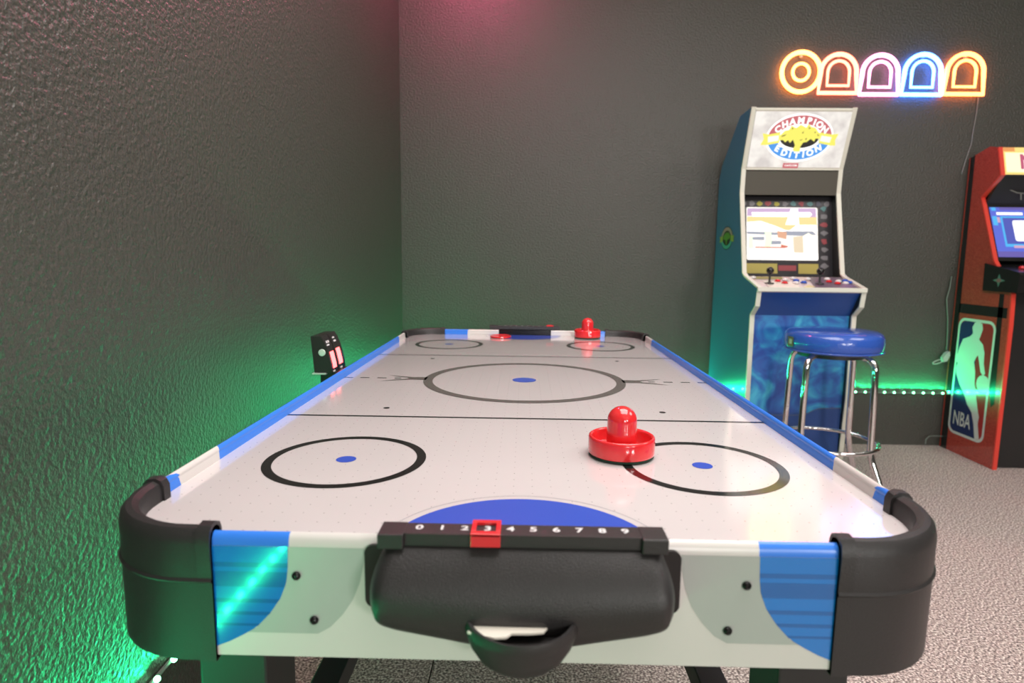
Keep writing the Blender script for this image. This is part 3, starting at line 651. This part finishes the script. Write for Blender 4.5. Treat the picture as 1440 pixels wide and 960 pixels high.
# ================================================================ BASKETBALL ARCADE CABINET
XN = 2.31; XN2 = 2.86
redn_m = mat('cabinet_red', (0.50, 0.055, 0.035), 0.20, coat=0.5, vary=(330, [(.32, (0.22, 0.02, 0.015)), (.5, (0.46, 0.05, 0.035)), (.7, (0.66, 0.11, 0.07))], 2))
cab2 = empty('arcade_cabinet', ((XN + XN2) / 2, 2.62, 0), 'red arcade cabinet with a white player silhouette on its side, at the right edge', 'arcade cabinet')
c2 = Vector(cab2.location)
fr2 = [(2.449, 0), (2.452, .72), (2.458, .86), (2.595, 1.020), (2.708, 1.290), (2.727, 1.338), (2.611, 1.434), (2.648, 1.571)]
out2 = fr2 + [(2.705, 1.585), (2.842, 1.548), (2.842, 0)]
for xa, xb in ((XN, XN + .018), (XN2 - .018, XN2)):
    b = NB(); prism(b, out2, xa, xb, 'x'); cpart('side_panel', b, redn_m, root=cab2)
    b = NB(); vsA = []; n = len(fr2)
    for i, (y, z) in enumerate(fr2):
        p = Vector(fr2[max(0, i - 1)]); q = Vector(fr2[min(n - 1, i + 1)]); t = (q - p).normalized(); nn = Vector((-t.y, t.x))
        if nn.x > 0: nn = -nn
        vsA.append([b.verts.new((x, y + nn.x * k, z + nn.y * k)) for x, k in ((xa - .0012, -.004), (xa - .0012, .004), (xb + .001, .004), (xb + .001, -.004))])
    for P_, Q_ in zip(vsA, vsA[1:]):
        for k in range(4): b.faces.new((P_[k], P_[(k + 1) % 4], Q_[(k + 1) % 4], Q_[k]))
    b.faces.new(vsA[0]); b.faces.new(vsA[-1]); cpart('edge_trim', b, mat('red_edge', (0.75, 0.06, 0.04), 0.3), root=cab2)
navy_m = mat('navy_print', (0.015, 0.03, 0.12), 0.18, coat=0.6); redl_m = mat('logo_red', (0.42, 0.03, 0.03), 0.18, coat=0.6); wl_m = mat('logo_white', (0.72, 0.72, 0.70), 0.18, coat=0.6); bk_m = mat('black_band_print', (0.010, 0.010, 0.010), 0.2, coat=0.6)
def nb(pts): return [(-(y - 2.62), z) for y, z in pts]
player = [(2.646, .713), (2.62, .703), (2.612, .677), (2.622, .645), (2.63, .622), (2.6, .6), (2.584, .56), (2.581, .508), (2.564, .458), (2.577, .445), (2.597, .462), (2.611, .503), (2.626, .543), (2.636, .531), (2.648, .505), (2.633, .456), (2.627, .392), (2.607, .331), (2.588, .271), (2.573, .232), (2.576, .198), (2.556, .12), (2.587, .115), (2.605, .191), (2.628, .245), (2.666, .279), (2.692, .323), (2.735, .37), (2.767, .42), (2.776, .452), (2.766, .481), (2.781, .485), (2.778, .514), (2.765, .566), (2.745, .611), (2.697, .63), (2.678, .648), (2.686, .68), (2.672, .705)]
def clip_in(p): return [(max(-.160, min(.085, x)), z) for x, z in nb(p)]
bx0, bx1, bz0, bz1 = -.170, .093, .102, .722
lg = [([nb([(2.842, 0), (2.842, 1.548), (2.802, 1.558), (2.786, .0)]), nb([(2.80, .745), (2.80, .795), (2.47, .795), (2.47, .745)]), nb([(2.530, .86), (2.500, .86), (2.485, .32), (2.505, .30), (2.530, .40)])], bk_m),
      ([nb([(2.842, 0), (2.842, 1.548), (2.833, 1.550), (2.833, 0)])], redn_m),
      ([rrect(bx0, bz0, bx1, bz1, .045)], wl_m),
      ([rrect(bx0 + .014, bz0 + .014, bx1 - .014, bz1 - .014, .034)], redl_m),
      ([rrect(bx0 + .014, bz0 + .014, -.008, bz1 - .014, .030)[:0] + [(bx0 + .014, bz0 + .05), (bx0 + .02, bz0 + .03), (bx0 + .04, bz0 + .014), (.040, bz0 + .014), (.030, .25), (-.02, .40), (-.02, .62), (-.03, bz1 - .014), (bx0 + .045, bz1 - .014), (bx0 + .02, bz1 - .03), (bx0 + .014, bz1 - .05)]], navy_m),
      ([clip_in(player), circle(-(2.572 - 2.62), .404, .0445, 32)], wl_m),
      (xf(text_polys('NBA', .105, .012), -(2.692 - 2.62), .186, sx=.62, sy=1.0), wl_m)]
flat_art('side_print', cab2, (XN - .0006 - c2.x, 0, 0), (0, -1, 0), (0, 0, 1), lg, lift=.00025)
# the rest of this cabinet's front, mostly past the picture's edge
xa, xb = XN + .018, XN2 - .018
def slab2(name, y0, z0, y1, z1, th, m):
    t = Vector((y1 - y0, z1 - z0)).normalized(); nn = Vector((t.y, -t.x)) * th
    if nn.x < 0: nn = -nn
    b = NB(); prism(b, [(y0, z0), (y1, z1), (y1 + nn.x, z1 + nn.y), (y0 + nn.x, z0 + nn.y)], xa, xb, 'x'); return cpart(name, b, m, root=cab2)
slab2('front_panel', 2.48, 0.0, 2.475, .87, .018, mat('front_black_gloss', (0.02, 0.02, 0.02), 0.25))
slab2('monitor_bezel', 2.60, 1.02, 2.715, 1.30, .018, blackg_m)
slab2('speaker_panel', 2.715, 1.30, 2.620, 1.434, .014, blackp_m)
b = NB(); box(b, xa, xb, 2.82, 2.84, 0, 1.54); cpart('back_panel', b, blackp_m, root=cab2)
b = NB(); prism(b, [(2.655, 1.565), (2.705, 1.575), (2.84, 1.54), (2.84, 1.53), (2.70, 1.562), (2.652, 1.555)], xa, xb, 'x'); cpart('top_panel', b, redn_m, root=cab2)
b = NB(); prism(b, [(2.637, 1.007), (2.411, .966), (2.405, .955), (2.413, .870), (2.631, .872)], XN - .012, XN2 + .012, 'x'); dk2 = cpart('control_deck', b, blackg_m, root=cab2)
star = [(.0 + (.034 if i % 2 == 0 else .012) * math.cos(i * PI / 4) * 1.15, (.032 if i % 2 == 0 else .012) * math.sin(i * PI / 4)) for i in range(8)]
flat_art('deck_emblem', cab2, (XN - .0128 - c2.x, 2.53 - c2.y, .925), (0, -1, 0), (0, 0, 1), [([star], mat('emblem_sage', (.10, .22, .18), .4)), ([circle(0, 0, .016, 20, .010)], mat('emblem_rose', (.25, .12, .12), .4))], lift=.0003)
dv = Vector((0, .226, .041)).normalized()
for (x, v) in ((.075, .10), (.15, .12), (.21, .09), (.30, .10), (.36, .12)):
    p = Vector((XN + x, 2.411, .966)) + dv * v; b = NB(); lathe(b, [(0, 0), (.014, 0), (.014, .006), (.010, .012), (0, .013)], p, 20); cpart('button', b, BUT['red'], True, root=cab2)
p = Vector((XN + .115, 2.50, .985)); b = NB(); tube(b, [p, p + Vector((.012, 0, .045))], .004, 10); js = cpart('joystick', b, chrome_m, True, root=cab2)
b = NB(); bmesh.ops.create_uvsphere(b, u_segments=20, v_segments=12, radius=.018, matrix=Matrix.Translation(p + Vector((.016, 0, .055)))); cpart('joystick_ball', b, BUT['red'], True, par=js, root=cab2)
# screen
S2 = {k: emis('court_' + k, c, s) for k, c, s in (('blue', (.12, .17, .80), .9), ('cyan', (.08, .50, .95), 1.0), ('white', (1, 1, 1), 1.3), ('indigo', (.18, .14, .55), .8), ('pink', (.75, .45, .65), .9), ('deep', (.10, .13, .62), .8))}
sv = Vector((0, .115, .280)).normalized(); sO = Vector((XN + .03, 2.600, 1.02)); SW = .46
lay = [([rect(0, .02, SW, .29)], S2['blue']), ([rect(0, .02, SW, .05), rect(.05, .275, SW, .29)], S2['indigo']), ([rect(.045, .075, .415, .24)], S2['cyan']), ([rect(.055, .09, .405, .232)], S2['deep']),
       ([rect(.03, .247, .16, .262), rrect(.10, .105, .36, .218, .012), rect(.20, .247, .34, .262)], S2['white']), ([rect(.085, .068, .15, .082), rect(.02, .205, .042, .235)], S2['pink']), ([rect(.005, .19, .028, .24), rect(.008, .27, .03, .288), rect(.17, .247, .19, .262)], S2['cyan'])]
flat_art('monitor_screen', cab2, tuple(sO - c2 + Vector((0, -.002, 0))), (1, 0, 0), tuple(sv), lay, lift=.0003)
# marquee
qO = Vector((XN + .018, 2.6075, 1.436)); qv = Vector((0, .037, .137)).normalized(); MW2 = xb - xa
N_ = {k: emis('banner_' + k, c, s) for k, c, s in (('yellow', (1, .72, .22), 1.1), ('cream', (1, .93, .60), 1.2), ('magenta', (.58, .10, .20), 1.0), ('white', (1, .85, .88), 1.1), ('orange', (.85, .35, .10), 1.0))}
nt_ = xf(text_polys('NBA JAM', .098, .03), .272, .062, sx=1.02, sy=1.05)
lay = [([rect(0, 0, MW2, .139)], N_['yellow']), ([rect(.008, .012, MW2 - .008, .112)], N_['cream']), ([rect(.0, .118, .055, .139)], N_['orange']), (xf(nt_, .003, -.003), N_['white']), (nt_, N_['magenta'])]
flat_art('marquee', cab2, tuple(qO - c2 + Vector((0, -.001, 0))), (1, 0, 0), tuple(qv), lay, lift=.0003)
slab2('marquee_box', 2.611, 1.434, 2.650, 1.573, .014, blackp_m)
# pale vine-like bracket lines on the black panel
b = NB(); q = Vector((XN + .15, 2.668, 1.352))
tube(b, [q + Vector((-.06, 0, .02)), q + Vector((-.02, 0, .004)), q + Vector((.03, 0, .0)), q + Vector((.075, 0, .025))], .003, 6)
tube(b, [q + Vector((.0, .0, .0)), q + Vector((.004, .0, -.03))], .003, 6); cpart('panel_ornament', b, mat('grey_ornament', (.18, .18, .16), .5), root=cab2)

# ================================================================ BAR STOOL
SX, SY = 1.268, 2.015
st = empty('bar_stool', (SX, SY, 0), 'round blue vinyl bar stool with chrome legs in front of the blue arcade cabinet', 'stool')
vinyl_m = mat('blue_vinyl', (0.03, 0.10, 0.47), 0.22, coat=0.6, bump=(70, .0015, 2))
b = NB(); lathe(b, [(0, .640), (.158, .640), (.177, .645), (.185, .660), (.1872, .685), (.185, .705), (.177, .719), (.163, .727), (.11, .732), (0, .734)], n=64); bm_obj('seat', b, vinyl_m, st, True, angle=50)
b = NB(); tube(b, [(.1865 * math.cos(2 * PI * i / 64), .1865 * math.sin(2 * PI * i / 64), .650) for i in range(64)], .0028, 8, True); bm_obj('seat_piping', b, vinyl_m, st, True)
b = NB(); lathe(b, [(0, .622), (.13, .622), (.13, .640), (0, .640)], n=40); bm_obj('seat_base', b, blackp_m, st, True)
a = math.radians(190); n_ = Vector((math.cos(a), math.sin(a), 0)); t_ = Vector((-n_.y, n_.x, 0))
flat_art('seat_tag', st, tuple(n_ * .1885 + Vector((0, 0, .683))), tuple(t_), (0, 0, 1), [([rrect(-.019, -.020, .019, .020, .004)], mat('tag_maroon', (.12, .03, .02), .4)), ([rrect(-.009, -.010, .009, .010, .003)], mat('tag_grey', (.40, .36, .33), .4))])
RL = .178
for k, dg in enumerate((35, 125, 215, 305)):
    a = math.radians(dg); d = Vector((math.cos(a), math.sin(a), 0)); pts = [d * .06 + Vector((0, 0, .632)), d * (RL - .05) + Vector((0, 0, .630))]
    for i in range(1, 7): q = math.radians(90 - i * 15); pts.append(d * (RL - .05 + .05 * math.cos(q)) + Vector((0, 0, .580 + .05 * math.sin(q))))
    pts += [d * (RL + .004) + Vector((0, 0, .42)), d * (RL + .008) + Vector((0, 0, .26)), d * (RL + .020) + Vector((0, 0, .215)), d * (RL + .105) + Vector((0, 0, .012))]
    b = NB(); tube(b, pts, .0125, 14); lg_ = bm_obj('leg', b, chrome_m, st, True, angle=50)
    b = NB(); lathe(b, [(0, 0), (.017, 0), (.018, .006), (.016, .022), (.013, .026), (0, .026)], tuple(d * (RL + .108)), 20); bm_obj('foot_cap', b, blackp_m, lg_, True)
b = NB(); tube(b, [((RL + .018) * math.cos(2 * PI * i / 64), (RL + .018) * math.sin(2 * PI * i / 64), .262) for i in range(64)], .0085, 12, True); bm_obj('foot_ring', b, chrome_m, st, True)

# ================================================================ NEON SIGN (plain shapes)
ns = empty('neon_sign', (1.80, YW - .012, 1.96), 'glowing neon wall sign, one round tube shape and four arches above the arcade cabinets', 'neon sign')
nO = Vector(ns.location)
def neon(name, cx, z0, w, h, colr, kind, inner):
    e = emis(name[1], colr[0], colr[1]); YY = YW - .022
    b = NB()
    if kind == 'ring': pts = [(cx + w / 2 * math.cos(2 * PI * i / 48), YY, z0 + h / 2 + h / 2 * math.sin(2 * PI * i / 48)) for i in range(48)]
    else:
        r = w / 2 * .93; pts = [(cx - w / 2, YY, z0), (cx - r, YY, z0 + h * .5)] + [(cx + r * math.cos(math.radians(180 - i * 10)), YY, z0 + h - r * .98 + r * .98 * math.sin(math.radians(180 - i * 10))) for i in range(1, 18)] + [(cx + r, YY, z0 + h * .5), (cx + w / 2, YY, z0)]
    tube(b, pts, .0105, 10, True)
    for v in b.verts: v.co -= nO
    o = bm_obj(name[0], b, e, ns, True, angle=60)
    for (k, rad) in inner:
        b = NB()
        if kind == 'ring': pts = [(cx + rad * math.cos(2 * PI * i / 32), YY, z0 + h / 2 + rad * math.sin(2 * PI * i / 32)) for i in range(32)]
        else:
            r = rad; zb = z0 + .036; hh = h - .036 * 1.9
            pts = [(cx - r, YY, zb)] + [(cx + r * math.cos(math.radians(180 - i * 12)), YY, zb + hh - r + r * math.sin(math.radians(180 - i * 12))) for i in range(0, 16)] + [(cx + r, YY, zb)]
        tube(b, pts, .0075, 8, True)
        for v in b.verts: v.co -= nO
        bm_obj('inner_tube', b, e, o, True, angle=60)
neon(('ring_tube', 'neon_amber'), 1.400, 1.872, .195, .195, ((1.0, .26, .055), 13), 'ring', [(0, .042)])
neon(('arch_tube', 'neon_salmon'), 1.592, 1.868, .195, .190, ((1.0, .17, .10), 8), 'arch', [(0, .055)])
neon(('arch_tube', 'neon_lilac'), 1.803, 1.862, .195, .193, ((1.0, .30, .60), 6), 'arch', [(0, .055)])
neon(('arch_tube', 'neon_blue'), 2.018, 1.862, .198, .197, ((.07, .22, 1.0), 15), 'arch', [(0, .055)])
neon(('arch_tube', 'neon_orange'), 2.232, 1.866, .200, .197, ((1.0, .20, .05), 11), 'arch', [(0, .055)])
b = NB()
for cx in (1.40, 1.592, 1.803, 2.018, 2.232):
    box(b, cx - .006, cx + .006, YW - .016, YW - .001, 2.045, 2.056)
for v in b.verts: v.co -= nO
bm_obj('wall_clip', b, mat('clear_clip', (.4, .4, .4), .2), ns)
b = NB(); tube(b, [(2.322, YW - .006, 1.862), (2.322, YW - .005, 1.78), (2.315, YW - .005, 1.70), (2.311, YW - .005, 1.62), (2.292, YW - .005, 1.54), (2.278, YW - .005, 1.47)], .0022, 6)
for v in b.verts: v.co -= nO
bm_obj('power_cord', b, mat('clear_cord', (.22, .22, .22), .3), ns, True)

# ---------------------------------------------------------------- cables by the red cabinet
cord_m = mat('grey_cord', (.16, .18, .16), .4)
b = NB(); tube(b, [(2.280, 2.842, .935), (2.272, 2.835, .87), (2.262, 2.835, .815), (2.275, 2.84, .75), (2.283, 2.84, .70), (2.288, 2.84, .64), (2.292, 2.84, .58), (2.290, 2.835, .54)], .0032, 8)
tag(bm_obj('power_cable', b, cord_m, None, True), 'thin grey cable hanging down the wall beside the red cabinet', 'cable')
r0 = empty('cable_plug', (2.265, 2.815, .495), 'pale plug with a small wire loop on the wall left of the red cabinet', 'plug')
b = NB(); prism(b, [(-.004, -.018), (.014, -.012), (.026, .018), (.022, .040), (.006, .030), (-.010, .005)], -.012, .012, 'y'); bm_obj('plug_body', b, mat('pale_plug', (.42, .45, .42), .4), r0)
b = NB(); tube(b, [(-.012 + .028 * math.cos(t) - .016, -.002, -.018 + .009 * math.sin(t) + .3 * (.028 * math.cos(t))) for t in [2 * PI * i / 20 for i in range(20)]], .0028, 8, True); bm_obj('wire_loop', b, mat('pale_plug', (.42, .45, .42), .4), r0, True)
b = NB(); tube(b, [(2.205, 2.80, .022), (2.212, 2.81, .045), (2.235, 2.82, .060), (2.27, 2.822, .062), (2.335, 2.83, .058)], .0028, 8)
b_ = tag(bm_obj('floor_cable', b, cord_m, None, True), 'short grey cable looping out near the floor left of the red cabinet', 'cable')
